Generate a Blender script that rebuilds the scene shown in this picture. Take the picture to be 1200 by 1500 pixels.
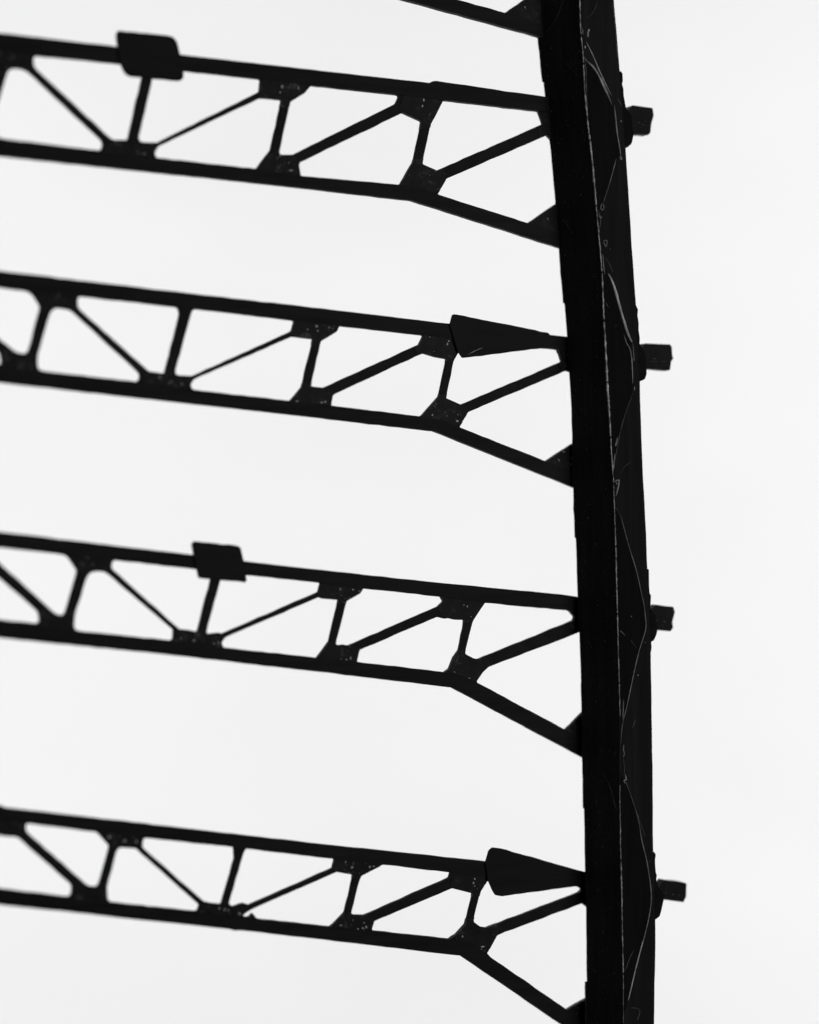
import bpy, bmesh, math, random
from mathutils import Vector
from mathutils.geometry import delaunay_2d_cdt
random.seed(7)

for o in list(bpy.data.objects):
    bpy.data.objects.remove(o)
scene = bpy.context.scene
COL = scene.collection

# ------------------------------------------------------------------ camera, light, exposure
P = 0.00025            # metres per reference unit (the truss is about 40 mm deep)
D = 4000.0             # camera distance in the same units (1 m)
cam_data = bpy.data.cameras.new('camera')
cam = bpy.data.objects.new('camera', cam_data)
COL.objects.link(cam)
cam.location = (0, -D * P, 0)
cam.rotation_euler = (math.radians(90), 0, 0)
cam_data.sensor_fit = 'VERTICAL'
cam_data.sensor_height = 36.0
cam_data.lens = 18.0 / (750.0 / D)
cam_data.clip_start = 0.01
cam_data.clip_end = 50.0
cam_data.dof.use_dof = True
cam_data.dof.focus_distance = (D - 28) * P
cam_data.dof.aperture_fstop = 2.5
scene.camera = cam

world = bpy.data.worlds.new('World')
scene.world = world
world.use_nodes = True
wb = world.node_tree.nodes['Background']
wb.inputs[0].default_value = (1, 1, 1, 1)
wb.inputs[1].default_value = 0.03


def area(name, loc, target, sx, sy, power, spread=180):
    l = bpy.data.lights.new(name, 'AREA')
    l.shape = 'RECTANGLE'
    l.size, l.size_y = sx, sy
    l.energy = power
    l.spread = math.radians(spread)
    o = bpy.data.objects.new(name, l)
    COL.objects.link(o)
    o.location = loc
    o.rotation_euler = (Vector(target) - Vector(loc)).to_track_quat('-Z', 'Y').to_euler()
    return o


# two softboxes that light only the paper behind the model, one weak one in front of it
area('backdrop_lamp', (-0.72, 0.25, 0.0), (-0.72, 1.25, 0.0), 0.7, 2.9, 18.7)
area('backdrop_lamp', (0.72, 0.25, 0.0), (0.72, 1.25, 0.0), 0.7, 2.9, 19.7)
area('front_lamp', (1.15, -1.25, 0.15), (0.05, 0, -0.02), 0.5, 0.6, 7.2)

scene.view_settings.view_transform = 'Standard'
scene.view_settings.look = 'None'
scene.view_settings.exposure = 0
scene.view_settings.gamma = 1
scene.render.engine = 'CYCLES'


# ------------------------------------------------------------------ materials
def new_mat(name):
    m = bpy.data.materials.new(name)
    m.use_nodes = True
    nt = m.node_tree
    return m, nt, nt.nodes['Principled BSDF']


def coords(nt, scale):
    tc = nt.nodes.new('ShaderNodeTexCoord')
    mp = nt.nodes.new('ShaderNodeMapping')
    mp.inputs['Scale'].default_value = scale
    nt.links.new(tc.outputs['Object'], mp.inputs['Vector'])
    return mp.outputs['Vector']


def noise(nt, vec, scale, detail=4, rough=0.6):
    n = nt.nodes.new('ShaderNodeTexNoise')
    n.inputs['Scale'].default_value = scale
    n.inputs['Detail'].default_value = detail
    n.inputs['Roughness'].default_value = rough
    nt.links.new(vec, n.inputs['Vector'])
    return n.outputs['Fac']


def ramp(nt, fac, stops):
    r = nt.nodes.new('ShaderNodeValToRGB')
    e = r.color_ramp.elements
    while len(e) < len(stops):
        e.new(0.5)
    for i, (p, v) in enumerate(stops):
        e[i].position = p
        e[i].color = (v, v, v, 1)
    nt.links.new(fac, r.inputs['Fac'])
    return r.outputs['Color']


def add_max(nt, a, b):
    m = nt.nodes.new('ShaderNodeMix')
    m.data_type = 'RGBA'
    m.blend_type = 'LIGHTEN'
    m.inputs[0].default_value = 1.0
    nt.links.new(a, m.inputs[6])
    nt.links.new(b, m.inputs[7])
    return m.outputs[2]


def bump(nt, bsdf, h, strength, dist):
    b = nt.nodes.new('ShaderNodeBump')
    b.inputs['Strength'].default_value = strength
    b.inputs['Distance'].default_value = dist
    nt.links.new(h, b.inputs['Height'])
    nt.links.new(b.outputs['Normal'], bsdf.inputs['Normal'])


def paint(name, lo, hi, stretch, rough, specks=None, speck_scale=900, speck_v=0.5, bstr=0.25, patch=None, mask=False):
    """hand brushed black paint: fine streaks along the piece, dust specks or painted glue glints on top"""
    m, nt, b = new_mat(name)
    v = coords(nt, stretch)
    n = noise(nt, v, 260, 5, 0.65)
    c = ramp(nt, n, [(0.32, lo), (0.70, hi)])
    v1 = coords(nt, (1, 1, 1))
    if patch:
        n2 = noise(nt, v1, patch[0], 5, 0.7)
        c = add_max(nt, c, ramp(nt, n2, [(patch[1], 0.0), (patch[2], patch[3])]))
    if specks:
        s = noise(nt, v1, speck_scale, 2, 0.5)
        sp = ramp(nt, s, [(specks, 0.0), (specks + 0.03, speck_v)])
        if mask:
            mk = ramp(nt, noise(nt, v1, 95, 2, 0.5), [(0.50, 0.0), (0.62, 1.0)])
            mx = nt.nodes.new('ShaderNodeMix')
            mx.data_type = 'RGBA'
            mx.blend_type = 'MULTIPLY'
            mx.inputs[0].default_value = 1.0
            nt.links.new(sp, mx.inputs[6])
            nt.links.new(mk, mx.inputs[7])
            sp = mx.outputs[2]
        c = add_max(nt, c, sp)
    nt.links.new(c, b.inputs['Base Color'])
    b.inputs['Roughness'].default_value = rough
    b.inputs['Specular IOR Level'].default_value = 0.14
    bump(nt, b, n, bstr, 0.0003)
    return m


M_PAINT = paint('black_brushed_paint', 0.004, 0.014, (0.12, 1, 1.3), 0.62, specks=0.80, speck_v=0.12)
M_WEB = paint('black_strut_paint', 0.006, 0.016, (0.6, 1, 0.6), 0.62, specks=0.80, speck_v=0.12)
M_GUSSET = paint('black_glued_gusset', 0.003, 0.015, (1, 1, 1), 0.55, specks=0.69, speck_scale=1000,
                 speck_v=0.85, bstr=0.6, patch=(260, 0.57, 0.80, 0.17), mask=True)  # near-white specks: glints on the rough glue put into the colour
M_FLAG = paint('black_card', 0.004, 0.009, (0.12, 1, 1.3), 0.6)
M_POST_SIDE = paint('black_post_side', 0.030, 0.062, (1, 1, 0.08), 0.6, specks=0.70, speck_scale=800, speck_v=0.30, patch=(34, 0.5, 0.8, 0.10))
M_POST_FACE = paint('black_post_face', 0.008, 0.020, (1, 1, 0.05), 0.55, specks=0.78, speck_scale=500,
                    speck_v=0.2, patch=(28, 0.48, 0.74, 0.022))
M_OVERLAY = paint('black_overlay_card', 0.002, 0.007, (1, 1, 0.1), 0.7)
M_CLEAT = paint('black_cleat', 0.005, 0.014, (0.5, 1, 1), 0.6, patch=(300, 0.60, 0.8, 0.08), bstr=0.6)


def glue(name, lo, hi, rough, scale):
    m, nt, b = new_mat(name)
    n = noise(nt, coords(nt, (1, 1, 1)), scale, 3, 0.7)
    nt.links.new(ramp(nt, n, [(0.40, lo), (0.66, hi)]), b.inputs['Base Color'])
    b.inputs['Roughness'].default_value = rough
    return m


M_SEAM = glue('worn_bare_edge', 0.14, 0.95, 0.3, 260)
M_GLUE = glue('dried_glue', 0.14, 0.42, 0.3, 160)
M_GLUE_PALE = glue('pale_dried_glue', 0.40, 0.85, 0.3, 160)
M_GLUE_HIGHLIGHT = glue('thin_glue_and_highlight', 0.05, 0.17, 0.4, 120)  # thin glue; also colours the painted rim highlight on the post

m, nt, b = new_mat('white_paper')
n = noise(nt, coords(nt, (1, 1, 2.2)), 3.0, 4, 0.55)
nt.links.new(ramp(nt, n, [(0.3, 0.778), (0.7, 0.812)]), b.inputs['Base Color'])
b.inputs['Roughness'].default_value = 0.9
b.inputs['Specular IOR Level'].default_value = 0.1
M_PAPER = m


# ------------------------------------------------------------------ helpers
def obj(name, mesh, mat, parent=None, kind=None):
    o = bpy.data.objects.new(name, mesh)
    if mat and not mesh.materials:
        mesh.materials.append(mat)
    COL.objects.link(o)
    o.parent = parent
    if kind:
        o['kind'] = kind
    return o


def empty(name, loc, rz, label, cat, group=None):
    o = bpy.data.objects.new(name, None)
    COL.objects.link(o)
    o.empty_display_size = 0.01
    o.location = loc
    o.rotation_euler = (0, 0, rz)
    o['label'] = label
    o['category'] = cat
    if group:
        o['group'] = group
    return o


def at(x, y, w):
    """point seen at (x, y) of the 1200 x 1500 frame, w units behind the post's middle plane"""
    s = (D + w) / D
    return Vector(((x - 600) * s * P, w * P, (750 - y) * s * P))


TILT = math.radians(20)          # the trusses run left and towards the camera
TT = math.tan(TILT)


def truss_w(x):
    u = (x - 600) / D
    return (25 + (u * D - 215) * TT) / (1 - u * TT)


def swell(pts, amount):
    """thickens members leftwards, countering the white spill of blur by shape: move an outline along its normals"""
    n = len(pts)
    a2 = sum(pts[i][0] * pts[(i + 1) % n][1] - pts[(i + 1) % n][0] * pts[i][1] for i in range(n))
    sg = 1 if a2 > 0 else -1
    out = []
    for i in range(n):
        p, q = pts[i - 1], pts[(i + 1) % n]
        dx, dy = q[0] - p[0], q[1] - p[1]
        L = math.hypot(dx, dy) or 1
        k = amount * max(min(1, max(0, (480 - pts[i][0]) / 480)), 0.5 * min(1, max(0, (720 - pts[i][0]) / 200))) * sg
        out.append((pts[i][0] + dy / L * k, pts[i][1] - dx / L * k))
    return out


def round_poly(pts, step=10.0, jit=0.25):
    """polygon with per-corner radius -> sampled outline with slight hand-cut unevenness"""
    out = []
    n = len(pts)
    pp = [(p[0], p[1], p[2] if len(p) > 2 else 0) for p in pts]
    for i in range(n):
        a, b_, c = pp[i - 1], pp[i], pp[(i + 1) % n]
        B = Vector((b_[0], b_[1]))
        A = Vector((a[0], a[1])) - B
        C = Vector((c[0], c[1])) - B
        kk = min(1, max(0, (430 - b_[0]) / 430))
        r = (b_[2] + 2.5 * kk) * (1 + 1.2 * kk) if b_[2] > 0.3 else 0
        if r > 0:
            r = max(r, 1.6)
        if r <= 0.3:
            out.append((B.x, B.y))
            continue
        ang = A.angle(C)
        t = min(r / math.tan(ang / 2) if ang < 3.1 else 0.1, A.length * 0.48, C.length * 0.48, r * 2.4)
        p0 = B + A.normalized() * t
        p2 = B + C.normalized() * t
        for k in range(6):
            f = k / 5
            q = p0 * (1 - f) ** 2 + B * 2 * f * (1 - f) + p2 * f * f
            out.append((q.x, q.y))
    res = []
    m_ = len(out)
    for i in range(m_):
        p, q = out[i], out[(i + 1) % m_]
        L = math.hypot(q[0] - p[0], q[1] - p[1])
        if L < 0.05:
            continue
        res.append(p)
        k = int(L / step)
        if k >= 2:
            nx, ny = -(q[1] - p[1]) / L, (q[0] - p[0]) / L
            for j in range(1, k):
                f = j / k
                d = random.gauss(0, jit)
                res.append((p[0] + (q[0] - p[0]) * f + nx * d, p[1] + (q[1] - p[1]) * f + ny * d))
    return res


def ellipse(cx, cy, rx, ry):
    return [(cx + rx * math.cos(a), cy + ry * math.sin(a)) for a in [i * math.pi / 8 for i in range(16)]]


def extrude_tris(name, tris, pts, to3, th, bevel=0.0):
    """flat triangles in frame units -> solid plate, th = half thickness in units, front towards the camera"""
    bm = bmesh.new()
    vm = {}
    for t in tris:
        vs = []
        for i in t:
            if i not in vm:
                vm[i] = bm.verts.new(to3(pts[i][0], pts[i][1]))
            vs.append(vm[i])
        try:
            bm.faces.new(vs)
        except ValueError:
            pass
    bmesh.ops.recalc_face_normals(bm, faces=bm.faces)
    fs = list(bm.faces)
    if fs and sum(f.normal.y * f.calc_area() for f in fs) > 0:
        bmesh.ops.reverse_faces(bm, faces=fs)
    for v in bm.verts:
        v.co.y -= th * P
    fs = list(bm.faces)
    r = bmesh.ops.extrude_face_region(bm, geom=fs, use_keep_orig=True)
    nv = [g for g in r['geom'] if isinstance(g, bmesh.types.BMVert)]
    for v in nv:
        v.co.y += 2 * th * P
    bmesh.ops.recalc_face_normals(bm, faces=bm.faces)
    me = bpy.data.meshes.new(name)
    bm.to_mesh(me)
    bm.free()
    return me


def add_bevel(o, w):
    md = o.modifiers.new('edge', 'BEVEL')
    md.width = w * P
    md.segments = 2
    md.limit_method = 'ANGLE'
    md.angle_limit = math.radians(50)
    md.use_clamp_overlap = True


def plate_from_poly(name, poly, to3, th, mat, parent, offs=0.0, bev=0.8):
    pts = round_poly(poly, step=9)
    n = len(pts)
    res = delaunay_2d_cdt([Vector(p) for p in pts], [], [list(range(n))], 1, 1e-4)
    me = extrude_tris(name, res[2], [(v.x, v.y) for v in res[0]], to3, th)
    if offs:
        for v in me.vertices:
            v.co.y += offs * P
    o = obj(name, me, mat, parent)
    add_bevel(o, bev)
    return o


def interp(poly, y):
    for (x0, y0), (x1, y1) in zip(poly, poly[1:]):
        if y0 <= y <= y1:
            return x0 + (x1 - x0) * (y - y0) / max(1e-6, y1 - y0)
    return poly[-1][0] if y > poly[-1][1] else poly[0][0]


# ------------------------------------------------------------------ setting: white paper hung behind the model
def build_backdrop():
    bm = bmesh.new()
    W, H, Y = 1.15, 1.5, 1.25
    N = 12
    rows = []
    for k in range(2):
        g = []
        for i in range(N + 1):
            for j in range(N + 1):
                x = -W + 2 * W * i / N
                z = -H + 2 * H * j / N
                g.append(bm.verts.new((x, Y + k * 0.0006 + 0.003 * math.sin(x * 2.1 + z), z)))
        rows.append(g)
        for i in range(N):
            for j in range(N):
                a = i * (N + 1) + j
                f = [g[a], g[a + N + 1], g[a + N + 2], g[a + 1]]
                bm.faces.new(f if k == 0 else f[::-1])
    me = bpy.data.meshes.new('backdrop')
    bm.to_mesh(me)
    bm.free()
    for p in me.polygons:
        p.use_smooth = True
    obj('backdrop', me, M_PAPER, None, 'structure')


build_backdrop()

# ------------------------------------------------------------------ the post
L_EDGE = [(754, -260), (770, -120), (783.5, 0), (788.5, 53), (798.5, 143), (806, 202), (815.5, 300), (820, 362), (827, 444.5),
          (831, 494), (834.4, 544), (838, 600), (841, 713), (843.6, 789), (846, 871), (848.6, 929),
          (850, 960), (852.6, 1042), (854, 1110), (855.6, 1184.5), (857, 1276), (858.4, 1328),
          (859.6, 1436), (860, 1500), (860, 1760)]
S_EDGE = [(818, -260), (836, -120), (849, 0), (850, 40), (854, 80), (857, 140), (862, 190), (868, 240), (873, 300), (878, 354), (882, 400),
          (884, 460), (887, 510), (890, 570), (892, 600), (896.3, 672), (898.7, 708), (901.6, 792), (904, 888),
          (905.6, 950), (907, 1004), (908.3, 1047), (908, 1175), (909, 1239), (910, 1280), (911.6, 1360), (913, 1430),
          (913, 1500), (913, 1760)]
R_EDGE = [(864, -260), (884, -120), (899, 0), (904, 60), (907, 100), (911.5, 145), (916, 218), (921, 290), (925, 360), (929, 412),
          (931.2, 447), (933.5, 500), (937, 558), (937.8, 600), (941, 684), (946, 780), (948, 833), (950, 871),
          (952, 941), (953, 960), (954, 1025), (955.5, 1121), (956.5, 1247), (959, 1296), (960, 1380), (958.6, 1440),
          (958, 1500), (958, 1760)]
WS, WL, WR = -45.0, 21.0, -4.0


def face_pt(x, y, lift=0.0):
    """point of the post's surface seen at (x, y), lifted off towards the camera by lift units"""
    s, l, r = interp(S_EDGE, y), interp(L_EDGE, y), interp(R_EDGE, y)
    if x >= s:
        w = WS + (WR - WS) * (x - s) / (r - s)
    else:
        w = WS + (WL - WS) * (s - x) / (s - l)
    return at(x, y, w - lift)


post = empty('tapered_post', at(905, 1760, 0), 0,
             'tall black tapering box post with a pale worn corner edge and glue trails', 'post')
POST0 = post.location.copy()
ys = sorted(set([p[1] for p in L_EDGE + S_EDGE + R_EDGE] + [-260 + 20 * i for i in range(101)]))


def strip(name, front, back, mat):
    """plate swept down the post: front/back give the two long edges' points for a given y (outer, inner)"""
    bm = bmesh.new()
    rows = []
    for y in ys:
        q = [bm.verts.new(p - POST0) for p in (front(y)[0], front(y)[1], back(y)[1], back(y)[0])]
        rows.append(q)
    for a, c in zip(rows, rows[1:]):
        for k in range(4):
            bm.faces.new([a[k], a[(k + 1) % 4], c[(k + 1) % 4], c[k]])
    bm.faces.new(rows[0][::-1])
    bm.faces.new(rows[-1])
    bmesh.ops.recalc_face_normals(bm, faces=bm.faces)
    me = bpy.data.meshes.new(name)
    bm.to_mesh(me)
    bm.free()
    return obj(name, me, mat, post)


def corners(y):
    w1 = 0.35 * math.sin(y * 0.11) + 0.25 * math.sin(y * 0.047 + 1)
    S = at(interp(S_EDGE, y) + 0.3 * w1, y, WS)
    L = at(interp(L_EDGE, y) + 0.4 * w1, y, WL)
    R = at(interp(R_EDGE, y) - 0.4 * w1, y, WR)
    return S, L, R, L + R - S


def lerp(a, c, t):
    return a + (c - a) * t


def q_side(y):
    S, L, R, B = corners(y)
    return (L, S)


def q_side_in(y):
    S, L, R, B = corners(y)
    return (lerp(L, B, 0.16), lerp(S, R, 0.16))


strip('side_plate', q_side, q_side_in, M_POST_SIDE)


def q_face_in(y):
    S, L, R, B = corners(y)
    return (lerp(lerp(S, R, 0.162), lerp(L, B, 0.162), 0.08), lerp(R, B, 0.08))


# the right-hand face runs up to the corner; it laps the side plate by a hair
def q_face2(y):
    S, L, R, B = corners(y)
    d = (R - S).cross(Vector((0, 0, 1))).normalized() * 0.6 * P
    if d.y > 0:
        d = -d
    return (lerp(S, R, 0.02) + d, R + d)


strip('face_plate', q_face2, q_face_in, M_POST_FACE)


def q_back(y):
    S, L, R, B = corners(y)
    return (lerp(R, B, 0.083), lerp(lerp(R, S, 0.16), lerp(B, L, 0.16), 0.083))


def q_back_in(y):
    S, L, R, B = corners(y)
    return (lerp(R, B, 0.86), lerp(lerp(R, S, 0.16), lerp(B, L, 0.16), 0.86))


strip('side_plate', q_back, q_back_in, M_POST_SIDE)


def q_rear(y):
    S, L, R, B = corners(y)
    return (lerp(lerp(L, B, 0.163), lerp(S, R, 0.163), 0.005), lerp(B, R, 0.005))


def q_rear_in(y):
    S, L, R, B = corners(y)
    return (lerp(lerp(L, B, 0.163), lerp(S, R, 0.163), 0.10), lerp(B, R, 0.10))


strip('rear_plate', q_rear, q_rear_in, M_POST_SIDE)


def tube(name, pts3, radii, mat, parent, sides=6, flat=1.0):
    """tapered bead along pts3 (world), local to the parent's origin"""
    bm = bmesh.new()
    rings = []
    n = len(pts3)
    for i, p in enumerate(pts3):
        d = (pts3[min(i + 1, n - 1)] - pts3[max(i - 1, 0)]).normalized()
        a = d.cross(Vector((0, -1, 0)))
        a = a.normalized() if a.length > 1e-6 else Vector((1, 0, 0))
        c = d.cross(a).normalized()
        ring = []
        for k in range(sides):
            t = 2 * math.pi * k / sides
            ring.append(bm.verts.new(p + (a * math.cos(t) + c * flat * math.sin(t)) * radii[i] * P - parent.location))
        rings.append(ring)
    for a, c in zip(rings, rings[1:]):
        for k in range(sides):
            bm.faces.new([a[k], a[(k + 1) % sides], c[(k + 1) % sides], c[k]])
    bm.faces.new(rings[0][::-1])
    bm.faces.new(rings[-1])
    bmesh.ops.recalc_face_normals(bm, faces=bm.faces)
    me = bpy.data.meshes.new(name)
    bm.to_mesh(me)
    bm.free()
    for p in me.polygons:
        p.use_smooth = True
    return obj(name, me, mat, parent)


def path(pts, step=5.0):
    """Catmull-Rom through frame points"""
    out = []
    n = len(pts)
    for i in range(n - 1):
        p0, p1, p2, p3 = pts[max(i - 1, 0)], pts[i], pts[i + 1], pts[min(i + 2, n - 1)]
        L = math.hypot(p2[0] - p1[0], p2[1] - p1[1])
        k = max(2, int(L / step))
        for j in range(k):
            t = j / k
            out.append(tuple(0.5 * ((2 * p1[d]) + (-p0[d] + p2[d]) * t + (2 * p0[d] - 5 * p1[d] + 4 * p2[d] - p3[d]) * t * t
                                    + (-p0[d] + 3 * p1[d] - 3 * p2[d] + p3[d]) * t ** 3) for d in (0, 1)))
    out.append(tuple(pts[-1]))
    return out


def thread(pts, r, mat=None, name='glue_and_highlight_trail', taper=True):
    q = path(pts)
    n = len(q)
    rad = []
    for i in range(n):
        f = i / (n - 1)
        e = min(1, 0.35 + 4 * f, 0.35 + 4 * (1 - f)) if taper else 1
        rad.append(1.3 * r * e * random.uniform(0.8, 1.15))
    return tube(name, [face_pt(x, y, 1.6) for x, y in q], rad, mat or M_GLUE, post, flat=0.7)


# pale worn corner edge, thick in places and nearly gone in others
def seam_bead(y0, y1, r0, r1):
    pts, rad = [], []
    y = y0
    while y <= y1:
        f = (y - y0) / (y1 - y0)
        pts.append(face_pt(interp(S_EDGE, y) + 0.2 + random.gauss(0, 0.18), y, 0.5))
        rad.append(max(0.12, 1.3 * (r0 + (r1 - r0) * f) * random.uniform(0.6, 1.25)))
        y += 2.6
    tube('worn_edge', pts, rad, M_SEAM, post)


for a in [(-250, -4, 0.6, 0.6), (0, 52, 0.8, 0.7), (55, 92, 0.7, 0.6), (95, 205, 0.8, 1.1), (206, 300, 1.1, 1.0), (301, 398, 0.7, 0.8),
          (400, 470, 0.8, 0.9), (471, 560, 1.0, 1.4), (561, 640, 1.4, 0.8), (642, 708, 0.8, 0.5), (711, 800, 0.5, 0.6), (802, 900, 0.7, 0.7),
          (901, 1000, 0.7, 0.6), (1002, 1050, 0.6, 0.4), (1150, 1260, 0.35, 0.5), (1262, 1330, 0.8, 0.7), (1331, 1425, 0.5, 0.6), (1428, 1500, 0.3, 0.3)]:
    seam_bead(*a)

for pts, r, mm in [
    ([(858.8, 61.7), (865, 74), (871.7, 88.3), (876.7, 101), (883.3, 115), (890, 129), (896, 141)], 1.0, M_GLUE),
    ([(855.4, 82.5), (860, 90), (868, 97), (876.7, 110), (885, 129), (893, 145), (896.5, 154)], 1.25, M_GLUE),
    ([(879, 112), (884, 122), (890, 136), (894, 146)], 0.9, M_GLUE),
    ([(856, 84), (858.5, 104), (859.5, 140), (861.5, 160)], 0.5, M_GLUE_HIGHLIGHT),
    ([(900, 154), (902, 175), (904, 194), (908, 218), (909.5, 228)], 0.85, M_GLUE),
    ([(903, 143), (908, 150), (911, 156)], 0.5, M_GLUE_HIGHLIGHT),
    ([(903, 232), (894, 265), (884, 296)], 0.55, M_GLUE),
    ([(882, 297), (885, 303), (882, 308), (880, 304), (882, 297)], 0.6, M_GLUE),
    ([(874, 306), (880, 318), (879, 330), (878, 338)], 0.5, M_GLUE_HIGHLIGHT),
    ([(882, 316), (880, 320), (877, 314)], 0.5, M_GLUE),
    ([(884, 353), (889, 352), (888.5, 361), (886, 359), (884, 353)], 0.7, M_GLUE),
    ([(883, 372), (884, 388), (886, 402)], 0.7, M_GLUE),
    ([(886, 377), (892, 385), (898, 400)], 0.4, M_GLUE_HIGHLIGHT),
    ([(891, 401), (895, 408), (900, 421), (904.5, 437), (908, 450), (918, 484), (923, 496), (926, 501)], 1.7, M_GLUE_PALE),
    ([(914, 490), (918, 503), (922, 509), (925, 522), (926.5, 545), (927, 562)], 0.65, M_GLUE),
    ([(927, 502), (928, 515), (929, 530)], 0.5, M_GLUE),
    ([(930, 566), (929, 572)], 0.8, M_GLUE),
    ([(928, 572), (924, 585), (918, 600), (909, 631), (903, 662), (899, 684)], 0.5, M_GLUE_HIGHLIGHT),
    ([(904.5, 640), (903, 648), (901, 654)], 1.1, M_GLUE),
    ([(900, 706), (907, 703), (905, 716), (902.5, 726)], 0.8, M_GLUE),
    ([(901, 664), (899.5, 676), (898.5, 690)], 0.7, M_GLUE),
    ([(903, 744), (907, 753), (910, 758), (921, 799), (932, 835), (939.5, 868), (943.6, 888), (946.3, 917), (943, 932),
      (935, 958), (926.7, 995), (918, 1036), (912, 1060), (909.5, 1090)], 0.52, M_GLUE),
    ([(926, 676), (915, 683), (909, 695)], 0.35, M_GLUE_HIGHLIGHT),
    ([(908, 923), (916, 931)], 0.5, M_GLUE),
    ([(924, 938), (933, 950)], 0.4, M_GLUE_HIGHLIGHT),
    ([(913.5, 1025), (913, 1034), (912.5, 1046), (912.6, 1056)], 0.8, M_GLUE),
    ([(931, 1052), (929, 1060), (926, 1066)], 0.5, M_GLUE_HIGHLIGHT),
    ([(914, 1090), (913, 1098), (914.6, 1104), (912.5, 1110)], 0.9, M_GLUE),
    ([(913, 1110), (915, 1126), (914.5, 1134)], 0.45, M_GLUE_HIGHLIGHT),
    ([(915.5, 1134), (917.5, 1142), (914, 1143), (916, 1148)], 0.8, M_GLUE),
    ([(917, 1146), (924.5, 1166), (935, 1200), (940, 1230), (948, 1264), (954, 1308), (952, 1336), (944, 1372), (932, 1416), (920, 1466)], 0.6, M_GLUE),
    ([(934, 1192), (945, 1226)], 0.35, M_GLUE_HIGHLIGHT),
    ([(942, 1378), (932, 1416), (920.5, 1465)], 0.75, M_GLUE_PALE),
    ([(929, 1390), (922, 1405), (916, 1422)], 0.4, M_GLUE_HIGHLIGHT),
    ([(924, 1477), (930, 1476.5), (937, 1479), (936, 1488), (933, 1495)], 0.6, M_GLUE_HIGHLIGHT),
    ([(876, 0), (869, 18), (860, 26)], 0.4, M_GLUE_HIGHLIGHT),
    ([(897.5, 2), (900, 30), (902.5, 60), (905, 86)], 0.9, M_GLUE_HIGHLIGHT),  # painted rim highlight along the right edge, drawn as a dim pale trail
    ([(887, 443), (892, 451)], 0.5, M_GLUE_HIGHLIGHT),
]:
    thread(pts, r, mm)
for pts in [[(826, 0), (814, 28), (800, 49)], [(829, 92), (838, 102), (848, 112)], [(818, 316), (828, 324), (836, 340)],
            [(880, 1128), (892.5, 1149), (903, 1187)]]:
    thread(pts, 0.3, M_GLUE_HIGHLIGHT, 'stray_hair')


def blob(x, y, rx, ry, mat=M_GLUE, name='glue_lump', seed=0):
    rnd = random.Random(int(x * 31 + y * 7) + seed)
    bm = bmesh.new()
    bmesh.ops.create_icosphere(bm, subdivisions=2, radius=1)
    c = face_pt(x, y, 0.4) - POST0
    ph = [rnd.uniform(0, 6) for _ in range(3)]
    for v in bm.verts:
        k = 1 + 0.3 * math.sin(3 * v.co.x + ph[0]) * math.cos(2.5 * v.co.z + ph[1]) + rnd.uniform(-0.12, 0.12)
        v.co = c + Vector((v.co.x * rx * k, v.co.y * 1.3, v.co.z * ry * k)) * P
    me = bpy.data.meshes.new(name)
    bm.to_mesh(me)
    bm.free()
    return obj(name, me, mat, post)


for a in [(861, 50, 2.4, 5.5, M_GLUE), (862.3, 44.5, 1.4, 2.0, M_GLUE_PALE), (857, 69, 1.2, 2.4, M_GLUE_PALE), (853.5, 46, 1.2, 5, M_GLUE_HIGHLIGHT),
          (909.2, 231.5, 2.2, 3.0, M_GLUE), (909.8, 177.5, 1.1, 1.4, M_GLUE_PALE), (905, 1013, 1, 1, M_GLUE_HIGHLIGHT), (934.5, 989, 1.1, 1.1, M_GLUE_PALE),
          (924.5, 903, 1.5, 1.2, M_GLUE), (894, 365, 0.9, 1.0, M_GLUE), (902, 477, 1.2, 1.2, M_GLUE_HIGHLIGHT), (945, 941, 0.9, 1.2, M_GLUE),
          (903, 708, 1.6, 1.6, M_GLUE), (952, 1262, 1.6, 2.0, M_GLUE_HIGHLIGHT), (808, 163.5, 1.1, 1.0, M_GLUE), (825, 145, 0.8, 0.8, M_GLUE_HIGHLIGHT)]:
    blob(*a)

# thin strip lapped along the far-left corner, in lengths that end short of each other
for y0, y1, o0, o1 in [(-200, 120, 1.4, 1.4), (150, 444, 0.6, 2.2), (500, 788, 0.3, 1.6), (1000, 1184, 0.3, 1.6), (1438, 1740, 2.6, 2.8)]:
    k = max(2, int((y1 - y0) / 30))
    yy = [y0 + (y1 - y0) * i / k for i in range(k + 1)]
    pl = [(interp(L_EDGE, y) - o0 - (o1 - o0) * (y - y0) / (y1 - y0), y) for y in yy] + [(interp(L_EDGE, y) + 3.5, y) for y in yy[::-1]]
    plate_from_poly('edge_strip', pl, lambda x, y: at(x, y, WL + 3) - POST0, 2.5, M_POST_SIDE, post, bev=0.3)

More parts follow.
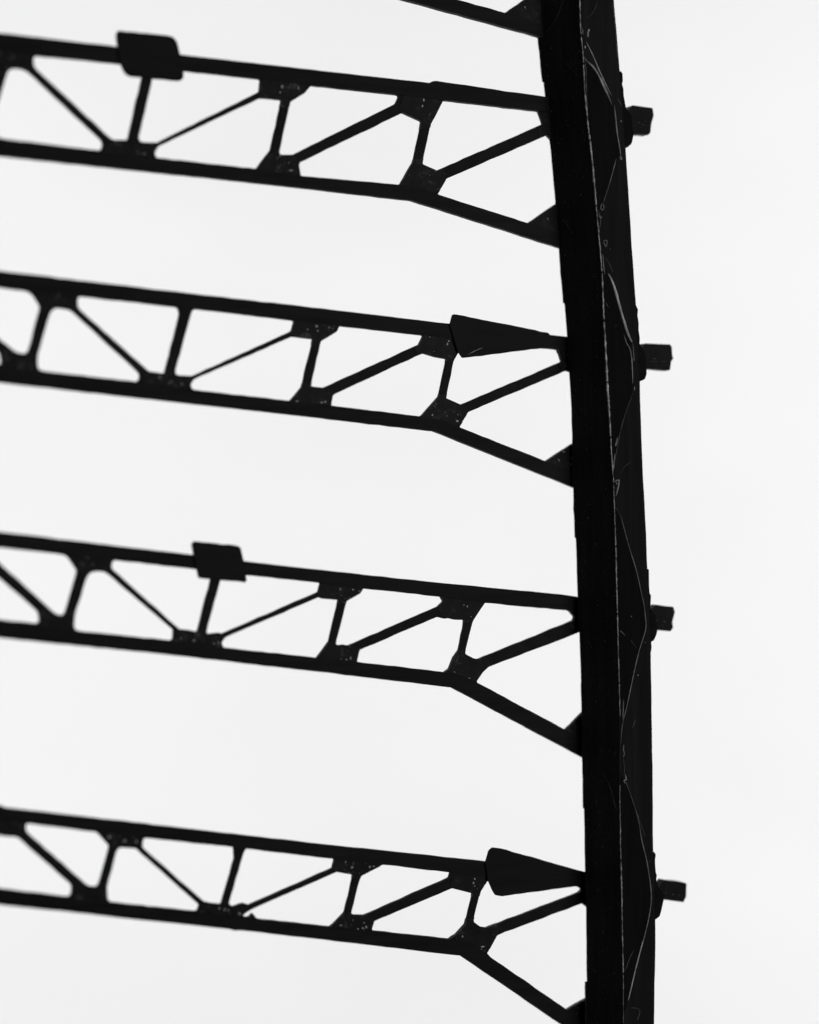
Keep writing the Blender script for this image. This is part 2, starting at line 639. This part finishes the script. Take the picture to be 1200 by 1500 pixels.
# thin card stiffeners glued on the right-hand face; the glue trails run along their slanting edges
for k_, edge in enumerate([
        [(855.6, 84), (860, 90), (868, 97), (876.7, 110), (885, 129), (893, 145), (900, 158), (904, 194), (908.5, 226), (894, 265), (884, 296), (876, 310)],
        [(883.5, 392), (891, 402), (900, 421), (908, 450), (918, 484), (924, 500), (926.5, 545), (927.5, 572), (918, 600), (909, 631), (903, 662), (899, 684)],
        [(901.5, 738), (910, 758), (921, 799), (932, 835), (939.5, 868), (943.6, 888), (946, 917), (942, 934), (935, 958), (926.7, 995), (918, 1036), (912, 1060), (910, 1082)],
        [(910, 1132), (917, 1146), (924.5, 1166), (935, 1200), (940, 1230), (948, 1264), (954, 1308), (952, 1336), (944, 1372), (932, 1416), (920, 1466), (915, 1486)]]):
    y0, y1 = edge[0][1], edge[-1][1]
    n_ = int((y1 - y0) / 6)
    bm = bmesh.new()
    prev = None
    for i in range(n_ + 1):
        y = y0 + (y1 - y0) * i / n_
        xa = interp(S_EDGE, y) + 1.3
        xb = max(xa + 0.4, interp(edge, y) - 0.3)
        ring = [bm.verts.new(face_pt(x, y, l) - POST0) for x, l in ((xa, 1.3), (xb, 1.3), (xb, -0.6), (xa, -0.6))]
        if prev:
            for k in range(4):
                bm.faces.new([prev[k], prev[(k + 1) % 4], ring[(k + 1) % 4], ring[k]])
        else:
            bm.faces.new(ring[::-1])
        prev = ring
    bm.faces.new(prev)
    bmesh.ops.recalc_face_normals(bm, faces=bm.faces)
    me = bpy.data.meshes.new('card_stiffener')
    bm.to_mesh(me)
    bm.free()
    obj('card_stiffener', me, M_OVERLAY, post)

# rough cleats glued to the hidden right-hand corner, one at each truss
CLEATS = [
    [(900, 106, 1), (909, 105, 1), (911.6, 108, 1), (912.2, 119, 1), (911, 124, 1), (913, 131, 1), (913.5, 141), (917, 161, 1), (925, 170), (928, 197), (925.5, 210, 3),
     (920, 214.5, 2), (914, 217, 1), (900, 216)],
    [(920, 448), (931.5, 447.5), (934.3, 454, 1), (933.6, 462, 1), (935.5, 474, 1), (935.2, 483, 1), (937, 496, 1), (936.5, 503), (939.5, 509, 1), (946, 520),
     (947, 548, 2), (944.5, 555.5, 3), (938, 558.5, 2), (920, 558)],
    [(935, 833.5), (950.3, 833.5, 1), (950.5, 850), (951.3, 869, 1), (953.3, 872, 1), (953, 880, 1), (952.3, 890), (953, 892), (960, 902), (962.7, 923, 2),
     (961.5, 929, 3), (957.5, 938, 3), (953.5, 940, 1), (954.3, 947, 2), (953.5, 955, 1), (935, 957)],
    [(945, 1247), (957, 1247.5, 1), (960.3, 1250.5, 1), (960, 1255.5, 1), (959.3, 1258), (960.5, 1278, 1), (962, 1281.5, 1), (961, 1287), (962.3, 1294), (964.5, 1297.5, 1), (972, 1308),
     (972, 1317.5), (968, 1335, 2), (966, 1341.5, 3), (960.5, 1346, 2), (945, 1347)],
]
for i, c in enumerate(CLEATS):
    plate_from_poly('cleat', c, lambda x, y: at(x, y, 0) - POST0, 9, M_CLEAT, post, offs=4, bev=1.2)

# ------------------------------------------------------------------ the trusses
T1 = dict(
    top=[(-85, 41), (0, 50), (170, 69.4), (266, 81.6), (440, 101.6), (628, 122.6), (632, 120, 1), (637, 119.4, 1), (797, 142.4), (932, 160)],
    tlow=[(-85, 66), (58, 81.6), (177, 93.5), (269, 103.6), (378, 116), (454, 125.4), (582, 139.4), (648, 147.4), (787, 163.4), (932, 181)],
    bup=[(-85, 194), (0, 204), (140, 221), (230, 232.4), (374, 248.4), (440, 258.6), (585, 271.6), (612, 276), (639, 285.4), (772, 327.4), (854, 353)],
    blow=[(-85, 219.5), (0, 228.3), (240, 254), (400, 271), (598, 293.5), (603, 294.3), (818, 363), (854, 374.5)],
    end=854,
    ops=[
        [(12, 98, 8), (38, 101, 10), (152, 208, 5), (148.5, 222, 6), (-20, 202, 8)],
        [(47, 80.5, 8), (212, 97, 2), (187, 206.3, 2), (163, 206, 8), (48, 99, 6)],
        [(226, 99.5, 2), (381.5, 116.2, 3), (380, 134.5, 3), (229, 209.8, 4), (200, 209.5, 4)],
        [(231, 214.5, 4), (380, 143.6, 1), (412.5, 146.5, 2), (396, 220, 3), (375, 248.5, 1), (226, 232, 3), (225.5, 223, 3)],
        [(454.5, 125.3, 2), (445, 136.5, 2), (424, 149.5, 2), (407, 227.7, 4), (427.5, 227.6, 3), (579, 152.5, 4), (585, 139.7, 4)],
        [(438, 238, 2), (589, 165.3, 1), (617, 178, 3), (604.5, 238, 3), (585, 271.7, 1), (439, 258.8, 3), (436.5, 242, 2)],
        [(648, 147.3, 2), (630, 182, 3), (617.3, 241, 3), (639, 250.3, 2), (794.3, 181.8, 1), (787.7, 163.3, 2)],
        [(653, 262, 3), (800, 198.5, 1), (826, 225, 1), (830, 288, 1), (772, 327.4, 1), (639, 285.4, 1)],
    ],
    gus=[(18, 88, 34, 26), (412, 132, 36, 26), (617, 160, 34, 30), (806, 190, 20, 26), (192, 218, 44, 16), (412, 245, 36, 22),
         (617, 260, 36, 28), (815, 320, 46, 26)],
    nub=[(905, 170), (912, 166), (919, 162), (925, 155.3, 1.5), (954.3, 159.3, 1), (956, 170, 3), (952.7, 182, 1), (951, 196, 2), (948, 198.7, 1),
         (928, 197.5), (905, 196)],
    flags=[('rectangular_plate', [(169.5, 44.6, 9), (258, 53.6, 11), (271, 120, 6), (184, 111.8, 9), (176, 93, 3), (171.8, 68, 3), (170.4, 60, 3)])],
    holes=[],
)
T2 = dict(
    top=[(-85, 388), (0, 398), (240, 426), (440, 449), (640, 473), (658, 474.6), (805, 491), (832, 494), (962, 508)],
    tlow=[(-85, 411), (0, 420.5), (38, 425.6), (120, 434), (240, 447.4), (256, 449.8), (285, 452.6), (430, 469.6), (496, 477.4), (620, 491.4), (682, 498), (797, 509.6),
          (816.6, 512.4), (962, 528)],
    bup=[(-85, 527), (0, 537), (66, 545), (200, 560), (282, 571.2), (424, 587.8), (484, 594.7), (616, 610.7), (645, 615), (671, 626), (798, 676), (870, 704)],
    blow=[(-85, 550.5), (0, 560), (240, 587), (400, 604.7), (440, 609), (629, 631.3), (634, 631.5), (840, 714.4), (870, 726.5)],
    end=870,
    ops=[
        [(-60, 460, 0), (1, 517, 3), (3.5, 533, 5), (-5, 536.5, 5), (-60, 530, 2)],
        [(-60, 413.5, 3), (45, 426.2, 8), (60, 449, 4), (41, 519.3, 7), (24, 518.5, 10), (0, 499.5, 0), (-60, 443, 0)],
        [(75, 448.7, 9), (104, 453.5, 8), (206, 548, 5), (203, 560.3, 5), (53, 543.5, 11), (53.5, 521, 10)],
        [(112, 433, 8), (261, 450, 6), (263, 460, 3), (241, 548, 2), (217, 544.5, 1), (112, 451, 7)],
        [(281, 452, 5), (253.5, 550.3, 4), (281, 551.3, 3), (427, 485.5, 4), (431.5, 469.7, 3)],
        [(283, 555.5, 4), (427, 492.8, 1), (458.5, 496.5, 1), (442, 567, 2), (424.5, 588, 1), (281, 571.2, 3), (277.5, 564, 3)],
        [(496, 477.3, 1), (492, 485.5, 1), (468.5, 500, 2), (453.8, 566.5, 2), (473, 568.7, 2), (613.5, 505, 4), (620, 491.4, 2)],
        [(488, 577.5, 3), (619, 517.4, 1), (637, 523, 2), (653.8, 526, 1), (642, 581, 2), (616, 610.7, 1), (483, 594.7, 1), (486, 580, 1)],
        [(682, 498, 1), (664, 527, 2), (652.3, 583.5, 2), (674, 593, 1), (821.8, 530, 1), (816.6, 512.5, 1)],
        [(685, 603.6, 2), (827.6, 543, 1), (850, 550, 1), (856, 639.2, 1), (798, 676, 1), (671, 626, 1)],
    ],
    gus=[(85, 444, 34, 22), (22, 530, 40, 20), (245, 556, 36, 16), (458, 485, 36, 20), (455, 580, 36, 20), (645, 508, 40, 24), (650, 602, 34, 26),
         (836, 528, 20, 24), (840, 668, 46, 28)],
    nub=[(930, 512), (939.5, 508.5), (944, 503.5, 1.5), (980, 505, 1.5), (982.5, 509, 1), (983, 520), (984.5, 525.5, 1), (981.5, 530, 1), (980, 542, 1.5), (978, 543.3, 1),
         (949, 541), (930, 540)],
    flags=[('fin_plate', [(658.6, 476, 0), (662.6, 460, 4), (670, 461), (802, 487.2, 2), (806.5, 491.5, 1), (806.5, 508.4, 1), (797, 509.6), (687, 523.4), (677, 524.4, 3),
                          (670.5, 515, 1)])],
    holes=[],
)
T3 = dict(
    top=[(-85, 769), (0, 779.8), (240, 808), (282, 813), (356, 822), (460, 834), (630, 852.4), (820, 870.4), (846.6, 874.4), (972, 890)],
    tlow=[(-85, 790), (0, 801.2), (96, 812.5), (170, 820.4), (240, 827.6), (284, 833), (360, 841.8), (467, 853.4), (531, 861.6), (645, 874), (709, 883), (833, 894.4), (972, 911)],
    bup=[(-85, 901), (0, 910.8), (44, 914.8), (122, 925.6), (248, 938.8), (327, 948.7), (463, 963.8), (521, 969.7), (651, 984.6), (672, 988), (696, 999), (827, 1069), (880, 1098)],
    blow=[(-85, 925), (0, 933.8), (240, 958), (460, 983), (655, 1006.3), (661, 1006.8), (852, 1109), (880, 1124.5)],
    end=880,
    ops=[
        [(-70, 784, 0), (57, 896, 5), (59.5, 914.8, 8), (-70, 902, 2)],
        [(-33, 797, 5), (98, 812.5, 6), (114, 836, 3), (94.5, 903, 9), (80, 900, 8)],
        [(129, 835.5, 7), (155, 837, 8), (254, 922, 2), (253.8, 939, 3), (106, 924, 9), (108, 902, 8)],
        [(164, 819.5, 6), (312, 836.6, 1), (289, 926, 1), (275, 923, 1), (262, 921.8, 2), (161, 832, 4)],
        [(324.5, 838, 1), (469.5, 853.6, 2), (466, 867.5, 2), (325, 928.5, 1), (320, 927.2), (306, 928.6, 1), (300.5, 927.5, 3)],
        [(329, 933, 2), (466, 874, 1), (472, 876.5), (496, 878.4, 1), (481.5, 940, 2), (464, 964, 1), (326, 948.7, 2), (323, 941, 2)],
        [(531, 861.5, 1), (526, 869, 2), (506.5, 880, 2), (489.8, 944, 3), (496, 945.6), (502, 944.6), (510, 946, 1), (641, 888.5, 4), (649, 881, 1), (645, 874, 1)],
        [(525, 952, 1), (639.5, 903.4, 1), (650, 906), (656, 905.2), (665, 907.6), (679.7, 908, 1), (678, 920, .5), (671, 953, 2), (664, 963), (657.5, 979.5, 3), (650.5, 984.6, 1), (521, 969.6, 1)],
        [(709, 883, 1), (692, 908.5, 3), (679.5, 957.5, 4), (692, 964, 4), (700, 965.5, 3), (839, 908.5, 2), (840.5, 903.5, 1), (833, 894.4, 1)],
        [(714, 977, 3), (870, 918, 1), (872, 1024, 1), (827, 1069, 1), (696, 999, 1), (706, 984.5, 1)],
    ],
    gus=[(135, 828, 36, 20), (80, 908, 38, 20), (290, 933, 40, 14), (498, 867, 36, 18), (495, 957, 36, 18), (675, 892, 34, 22), (683, 975, 36, 24),
         (850, 905, 18, 22), (855, 1075, 40, 30)],
    nub=[(945, 895), (953, 891), (960.5, 885.5, 1.5), (984.6, 888.5, 1.5), (987, 896, 2), (983.2, 911, 1), (984.4, 919, 2), (980.7, 924.5, 3), (963, 923), (945, 922)],
    flags=[('rectangular_plate', [(284, 792.6, 1.5), (348, 799.4, 4), (352.4, 803, 3), (357, 822), (361, 850.5, 1), (358.5, 853.2, 1), (310, 849), (290.5, 846.8, 2), (284.5, 818), (280.4, 797, 1.5)])],
    holes=[[(280, 931.5), (282.5, 934.5), (281, 936)], [(296, 935.6), (299.5, 932.8), (299, 935.5)], [(294.5, 938.6), (297, 938), (296.6, 941)],
           [(515, 862.8), (519, 863.2), (517, 866)], [(483.3, 868), (485, 867.8), (484.4, 869.8)]],
)
T4 = dict(
    top=[(-85, 1172), (0, 1180.6, 0), (4, 1181.5), (8, 1183.6), (240, 1210), (460, 1235.6), (640, 1254.2), (711, 1261.8), (985, 1294)],
    tlow=[(-85, 1192), (44, 1205.4), (138, 1217), (210, 1226), (341, 1240.2), (360, 1242.6), (489, 1257.4), (558, 1265.6), (659, 1277.5), (717, 1284), (846, 1298.8), (985, 1314)],
    bup=[(-85, 1292), (0, 1302.5), (98, 1314.2), (164, 1322), (288, 1335.2), (376, 1346), (484, 1357.7), (542, 1363.2), (658, 1375.4), (690, 1380), (714, 1398.5), (829, 1478.6), (885, 1516)],
    blow=[(-85, 1315), (0, 1324), (240, 1350), (335, 1360), (342, 1362.2), (350, 1361.8), (460, 1374), (668, 1398.6), (673, 1398.8), (821, 1500), (885, 1544)],
    end=885,
    ops=[
        [(-50, 1217, 2), (26, 1225, 4), (106, 1296, 4), (105, 1315, 7), (-50, 1296.5, 2)],
        [(36.5, 1204.5, 7), (142, 1218, 4), (160.8, 1239, 1), (143.5, 1300.5, 5), (128, 1298, 9), (36, 1217, 4)],
        [(171, 1240, 4), (199, 1242, 3), (292, 1325, 1), (289, 1335.2, 3), (160, 1321.5, 5), (156, 1315, 1), (155.3, 1300, 1)],
        [(208, 1226, 3), (342.5, 1240.3, 2), (343.3, 1258, 1), (324, 1324.5, 1), (312, 1323.5), (305, 1322.2), (298, 1320.5, 1), (207.5, 1241, 1)],
        [(359, 1242.5, 1), (355.5, 1249.5, 1), (333.8, 1323), (340, 1328), (345, 1326.6), (352, 1323.8), (357, 1323.2), (364, 1325.6), (487, 1271.6, 3), (490.5, 1257.5, 3)],
        [(369, 1330.5, 0), (492, 1276.3, 1), (504, 1278.5), (515, 1280, 2), (517, 1283, 1), (504, 1337, 2), (484, 1357.7, 1), (375, 1345.8, 0), (369, 1338, 0), (366, 1342.5, 0),
         (361, 1343.6, 0), (356, 1342.8, 0), (355, 1339.5, 0), (360, 1335.4, 0)],
        [(558, 1265.5, 1), (555, 1268.5, 1), (527.5, 1282.5, 2), (513, 1337, 1), (516, 1340, 1), (533, 1340.5, 2), (657, 1285.5, 2), (659.5, 1277.5, 1)],
        [(547, 1348.5, 3), (661, 1300.6, 1), (692, 1308.5, 1), (681, 1353.5, 2), (668, 1368, 2), (658, 1375.3, 1), (542.4, 1363.1, 1), (545, 1355, .5)],
        [(717, 1284, 1), (703, 1305, 3), (692, 1349.5, 4), (703, 1357.5, 4), (712, 1358.6, 2), (847, 1307, 3), (851.5, 1302.5, 1), (846, 1298.5, 1)],
        [(727, 1369.5, 4), (852, 1322.6, 1), (872, 1338, 1), (874, 1453, 1), (829.5, 1478.8, 1), (717, 1401.5, 1), (711.5, 1395.5, 1), (717, 1388, 2)],
    ],
    gus=[(8, 1213, 30, 20), (180, 1232, 34, 16), (125, 1308, 36, 16), (328, 1334, 38, 14), (522, 1270, 36, 17), (518, 1350, 34, 16), (692, 1293, 34, 20),
         (700, 1368, 36, 26), (862, 1310, 16, 18), (862, 1478, 38, 30)],
    nub=[(955, 1303), (964, 1296.8), (970, 1288, 1.5), (1004, 1292.5, 1), (1003.5, 1312, 2), (999.5, 1320.5, 1), (974, 1317), (955, 1315)],
    flags=[('fin_plate', [(710.6, 1264), (715.8, 1246, 3), (721, 1241.2, 3), (734, 1242.8, 2), (870, 1281, 1), (870, 1294.5, 1), (846, 1297.6), (735, 1312.8, 4), (725.5, 1311.2, 4),
                          (721.5, 1305, 3), (714, 1288, 1)])],
    holes=[],
)


def shift(spec, dx, dy, shear, x0):
    f = lambda p: (p[0] + dx, p[1] + dy + shear * max(0, x0 - (p[0] + dx))) + tuple(p[2:])
    r = dict(spec)
    for k in ('top', 'tlow', 'bup', 'blow', 'nub'):
        r[k] = [f(p) for p in spec[k]]
    r['ops'] = [[f(p) for p in o_] for o_ in spec['ops']]
    r['gus'] = [f((g[0], g[1])) + (g[2], g[3]) for g in spec['gus']]
    r['flags'] = []
    r['holes'] = []
    r['end'] = spec['end'] + dx
    return r


T0 = shift(T1, -33, -309.5, 0.043, 786)


def build_truss(spec, label):
    ymid = spec['top'][-2][1]
    xr = spec['end']
    wr = truss_w(xr)
    org = at(xr, ymid, wr)
    root = empty('lattice_truss', org, TILT, label, 'truss', 'trusses fixed to the post')
    ct, st = math.cos(-TILT), math.sin(-TILT)

    def to3(x, y, near=0.0):
        v = at(x, y, truss_w(x) - near) - org
        return Vector((v.x * ct - v.y * st, v.x * st + v.y * ct, v.z))

    tl = spec['tlow']
    bu = spec['bup']
    ty_end = tl[-1]
    outer = list(spec['top']) + [ty_end, (xr, tl[-2][1] + (xr - tl[-2][0]) * 0.117)] + list(spec['blow'])[::-1]
    outer = swell(round_poly(outer, step=14, jit=0.22), 0.7)
    chord_t = [(p[0], p[1] - 60) for p in (spec['top'][0], spec['top'][-1])] + [tl[-1]] + tl[::-1][1:]
    chord_t = [(-200, chord_t[0][1]), (chord_t[1][0] + 50, chord_t[1][1])] + [(tl[-1][0] + 50, tl[-1][1])] + tl[::-1] + [(-200, tl[0][1])]
    chord_b = [(-200, bu[0][1])] + bu + [(bu[-1][0] + 50, bu[-1][1]), (bu[-1][0] + 50, bu[-1][1] + 300), (-200, bu[-1][1] + 300)]
    polys = [outer, chord_t, chord_b]
    cls = ['out', 'top', 'bot']
    for o_ in spec['ops']:
        polys.append(swell(round_poly(o_, step=11, jit=0.25), -1.1))
        cls.append('hole')
    for h in spec['holes']:
        polys.append(h)
        cls.append('hole')
    for i, g in enumerate(spec['gus']):
        polys.append(ellipse(*g))
        cls.append('g%d' % i)
    verts, faces = [], []
    for p in polys:
        f = []
        for q in p:
            f.append(len(verts))
            verts.append(Vector((q[0], q[1])))
        area_ = sum(p[i][0] * p[(i + 1) % len(p)][1] - p[(i + 1) % len(p)][0] * p[i][1] for i in range(len(p)))
        faces.append(f if area_ > 0 else f[::-1])
    res = delaunay_2d_cdt(verts, [], faces, 0, 1e-4, True)
    ov = [(v.x, v.y) for v in res[0]]
    groups = {}
    for tri, orig in zip(res[2], res[5]):
        c = set(cls[k] for k in orig)
        if 'out' not in c or 'hole' in c:
            continue
        g = sorted(k for k in c if k[0] == 'g')
        key = 'top' if 'top' in c else 'bot' if 'bot' in c else g[0] if g else 'web'
        groups.setdefault(key, []).append(list(tri))

    def comps(tris):
        em = {}
        for i, t in enumerate(tris):
            for a in range(len(t)):
                em.setdefault(frozenset((t[a], t[(a + 1) % len(t)])), []).append(i)
        seen, out = set(), []
        for s in range(len(tris)):
            if s in seen:
                continue
            st_, comp = [s], []
            seen.add(s)
            while st_:
                i = st_.pop()
                comp.append(tris[i])
                t = tris[i]
                for a in range(len(t)):
                    for j in em[frozenset((t[a], t[(a + 1) % len(t)]))]:
                        if j not in seen:
                            seen.add(j)
                            st_.append(j)
            out.append(comp)
        return out

    def area2(tris):
        s = 0
        for t in tris:
            for a in range(len(t)):
                p, q = ov[t[a]], ov[t[(a + 1) % len(t)]]
                s += (p[0] * q[1] - q[0] * p[1]) / 2
        return abs(s)

    # hair-thin leftovers along a chord or plate edge belong to that chord or plate
    webs = []
    owner = {}
    for key, tris in groups.items():
        if key != 'web':
            for t in tris:
                for a in range(len(t)):
                    owner.setdefault(frozenset((t[a], t[(a + 1) % len(t)])), key)
    for comp in comps(groups.get('web', [])):
        if area2(comp) >= 130:
            webs += comp
            continue
        near = [owner[e] for t in comp for e in [frozenset((t[a], t[(a + 1) % len(t)])) for a in range(len(t))] if e in owner]
        if near:
            groups[max(sorted(set(near)), key=near.count)] += comp
    groups['web'] = webs

    for key, tris in groups.items():
        for comp in comps(tris):
            if area2(comp) < 3:
                continue
            idx = set(i for t in comp for i in t)
            xs = [ov[i][0] for i in idx]
            ys_ = [ov[i][1] for i in idx]
            if key == 'top':
                nm, th, mt = 'top_chord', 6.0, M_PAINT
            elif key == 'bot':
                nm, th, mt = 'bottom_chord', 5.7, M_PAINT
            elif key[0] == 'g':
                nm, th, mt = 'gusset_plate', 4.4 + random.uniform(-0.25, 0.25), M_GUSSET
            elif max(xs) - min(xs) < 0.55 * (max(ys_) - min(ys_)):
                nm, th, mt = 'vertical_strut', 3.3, M_WEB
            else:
                nm, th, mt = 'diagonal_brace', 3.6, M_WEB
            me = extrude_tris(nm, comp, ov, to3, th)
            o = obj(nm, me, mt, root)
            add_bevel(o, 0.7)
    plate_from_poly('tenon_block', spec['nub'], lambda x, y: to3(x - 2, y, 24), 9, M_CLEAT, root, bev=0.9)
    for nm, poly in spec['flags']:
        plate_from_poly(nm, poly, lambda x, y: to3(x, y, 8.2), 1.5, M_FLAG, root, bev=0.5)
    return root, to3


r0, _ = build_truss(T0, 'topmost black truss, only its sloping lower arm showing at the upper edge')
r1, f1 = build_truss(T1, 'black truss carrying the larger rounded rectangular plate, its left end most blurred')
r2, f2 = build_truss(T2, 'black truss with scratched fin plate ending just short of the post')
r3, f3 = build_truss(T3, 'black truss carrying the smaller sharp-cornered rectangular plate, second from bottom')
r4, f4 = build_truss(T4, 'lowest black truss, fin plate touching the post and one torn gusset')

# pale scratch on the fin plate and flecks of glue on the gussets, glints put into their pale colour
def small_lump(root, to3, x, y, rx, rz, lift, mat, name='pale_fleck'):
    rnd = random.Random(int(x * 17 + y * 3))
    bm = bmesh.new()
    bmesh.ops.create_icosphere(bm, subdivisions=1, radius=1)
    c = to3(x, y)
    for v in bm.verts:
        k = rnd.uniform(0.6, 1.25)
        v.co = c + Vector((v.co.x * rx * k * P, -lift * P + v.co.y * 0.7 * P, v.co.z * rz * k * P))
    me = bpy.data.meshes.new(name)
    bm.to_mesh(me)
    bm.free()
    obj(name, me, mat, root)


for root, to3, spots in [
    (r1, f1, [(435.5, 129.5, 0.9, 1.6), (412, 128, 1.2, 2.2), (409, 136, 1.0, 1.0), (619, 147, 1.0, 2.2), (617, 156, 1.2, 2.0), (425, 250, 3.0, 0.8), (628, 288, 1.2, 1)]),
    (r2, f2, [(481, 480, 1.2, 1.1), (486, 481.5, 1.0, 0.8), (462.5, 478, 1.5, 1.5), (449, 483, 1.0, 1.0), (464, 485, 1.0, 1.2), (475, 588.7, 1.3, 1.0), (470, 590, 1.6, 0.9),
               (434, 588, 2.2, 0.7), (628, 494, 0.9, 0.9), (656, 500, 1.0, 1.2), (654, 504, 0.9, 1.6), (632, 608, 1.0, 1.2), (668, 617, 1.8, 1.4), (250, 559, 0.8, 1.5), (265, 563, 1.4, 0.7),
               (233, 553, 2.0, 1.0), (830, 520, 0.7, 1.2), (836, 671, 0.8, 1.4), (835, 680, 0.7, 1.6), (824, 662, 2.2, 0.6)]),
    (r3, f3, [(264, 935, 1.2, 0.7), (312, 942, 0.9, 0.9), (319, 941, 0.7, 1.4), (283, 938, 1.4, 0.9), (497, 863, 0.8, 1.6), (512, 964, 1.0, 2.0), (506, 966, 1.4, 1.0), (498, 965, 0.9, 0.8),
              (686, 993, 1.0, 0.8), (678, 886, 1.3, 0.8), (683, 888, 0.8, 1.2), (664, 984, 1.6, 0.6), (525, 866, 1.4, 0.6)]),
    (r4, f4, [(320, 1330, 1.2, 1.0), (328, 1332, 1.2, 1.3), (333, 1333, 1.0, 1.4), (350, 1338, 1.4, 1.2), (540, 1269.5, 1.1, 2.0), (546, 1268.6, 1.6, 0.8), (514, 1270, 1.6, 1.4), (505, 1262.5, 0.9, 1.2),
              (535, 1357, 1.5, 1.6), (530, 1359, 1.3, 1.2), (523, 1360, 1.0, 0.9), (498, 1355, 1.8, 0.7), (694, 1287, 1.1, 1.4), (692, 1293, 1.6, 1.6), (676, 1371, 1.0, 1.2), (706, 1386, 2.6, 0.9), (702, 1390, 2.0, 0.8),
              (182, 1231, 1.6, 1.6), (159, 1226, 1.6, 1.2), (199, 1232, 1.4, 1.4), (752, 1312 - 80 + 65, 0.6, 0.6)]),
]:
    for (x, y, a, c) in spots:
        small_lump(root, to3, x, y, a * 1.35, c * 1.35, 4.6, M_GLUE_PALE)
a_, c_ = f2(682, 520), f2(704, 510)

sc = tube('scratch', [lerp(a_, c_, t) + Vector((0, -9.4 * P, 0.8 * P * math.sin(t * 3))) for t in [i / 8 for i in range(9)]],
          [0.3, 0.7, 0.9, 0.8, 0.9, 0.7, 0.8, 0.6, 0.2], M_GLUE, post)
for v in sc.data.vertices:
    v.co += POST0
sc.parent = r2

for root, to3, spots in [
    (r1, f1, [(934, 181, 3.5, 0.6), (940, 184, 3.0, 0.7), (937, 188, 2.0, 0.5)]),
    (r2, f2, [(955, 530, 6.0, 0.45), (970, 530, 5.0, 0.45), (957, 526, 3.0, 0.8)]),
    (r3, f3, [(960, 908.5, 2.5, 0.6), (972, 910.5, 2.6, 0.8)]),
    (r4, f4, [(974, 1307, 1.3, 1.6), (984, 1309, 2.6, 0.7), (993, 1310, 1.4, 0.8)]),
]:
    for (x, y, a, c) in spots:
        small_lump(root, lambda px_, py_: to3(px_ - 2, py_, 24), x, y, a, c, 9.0, M_GLUE_HIGHLIGHT)  # dim flecks added to draw faint groove lines across the tenon blocks
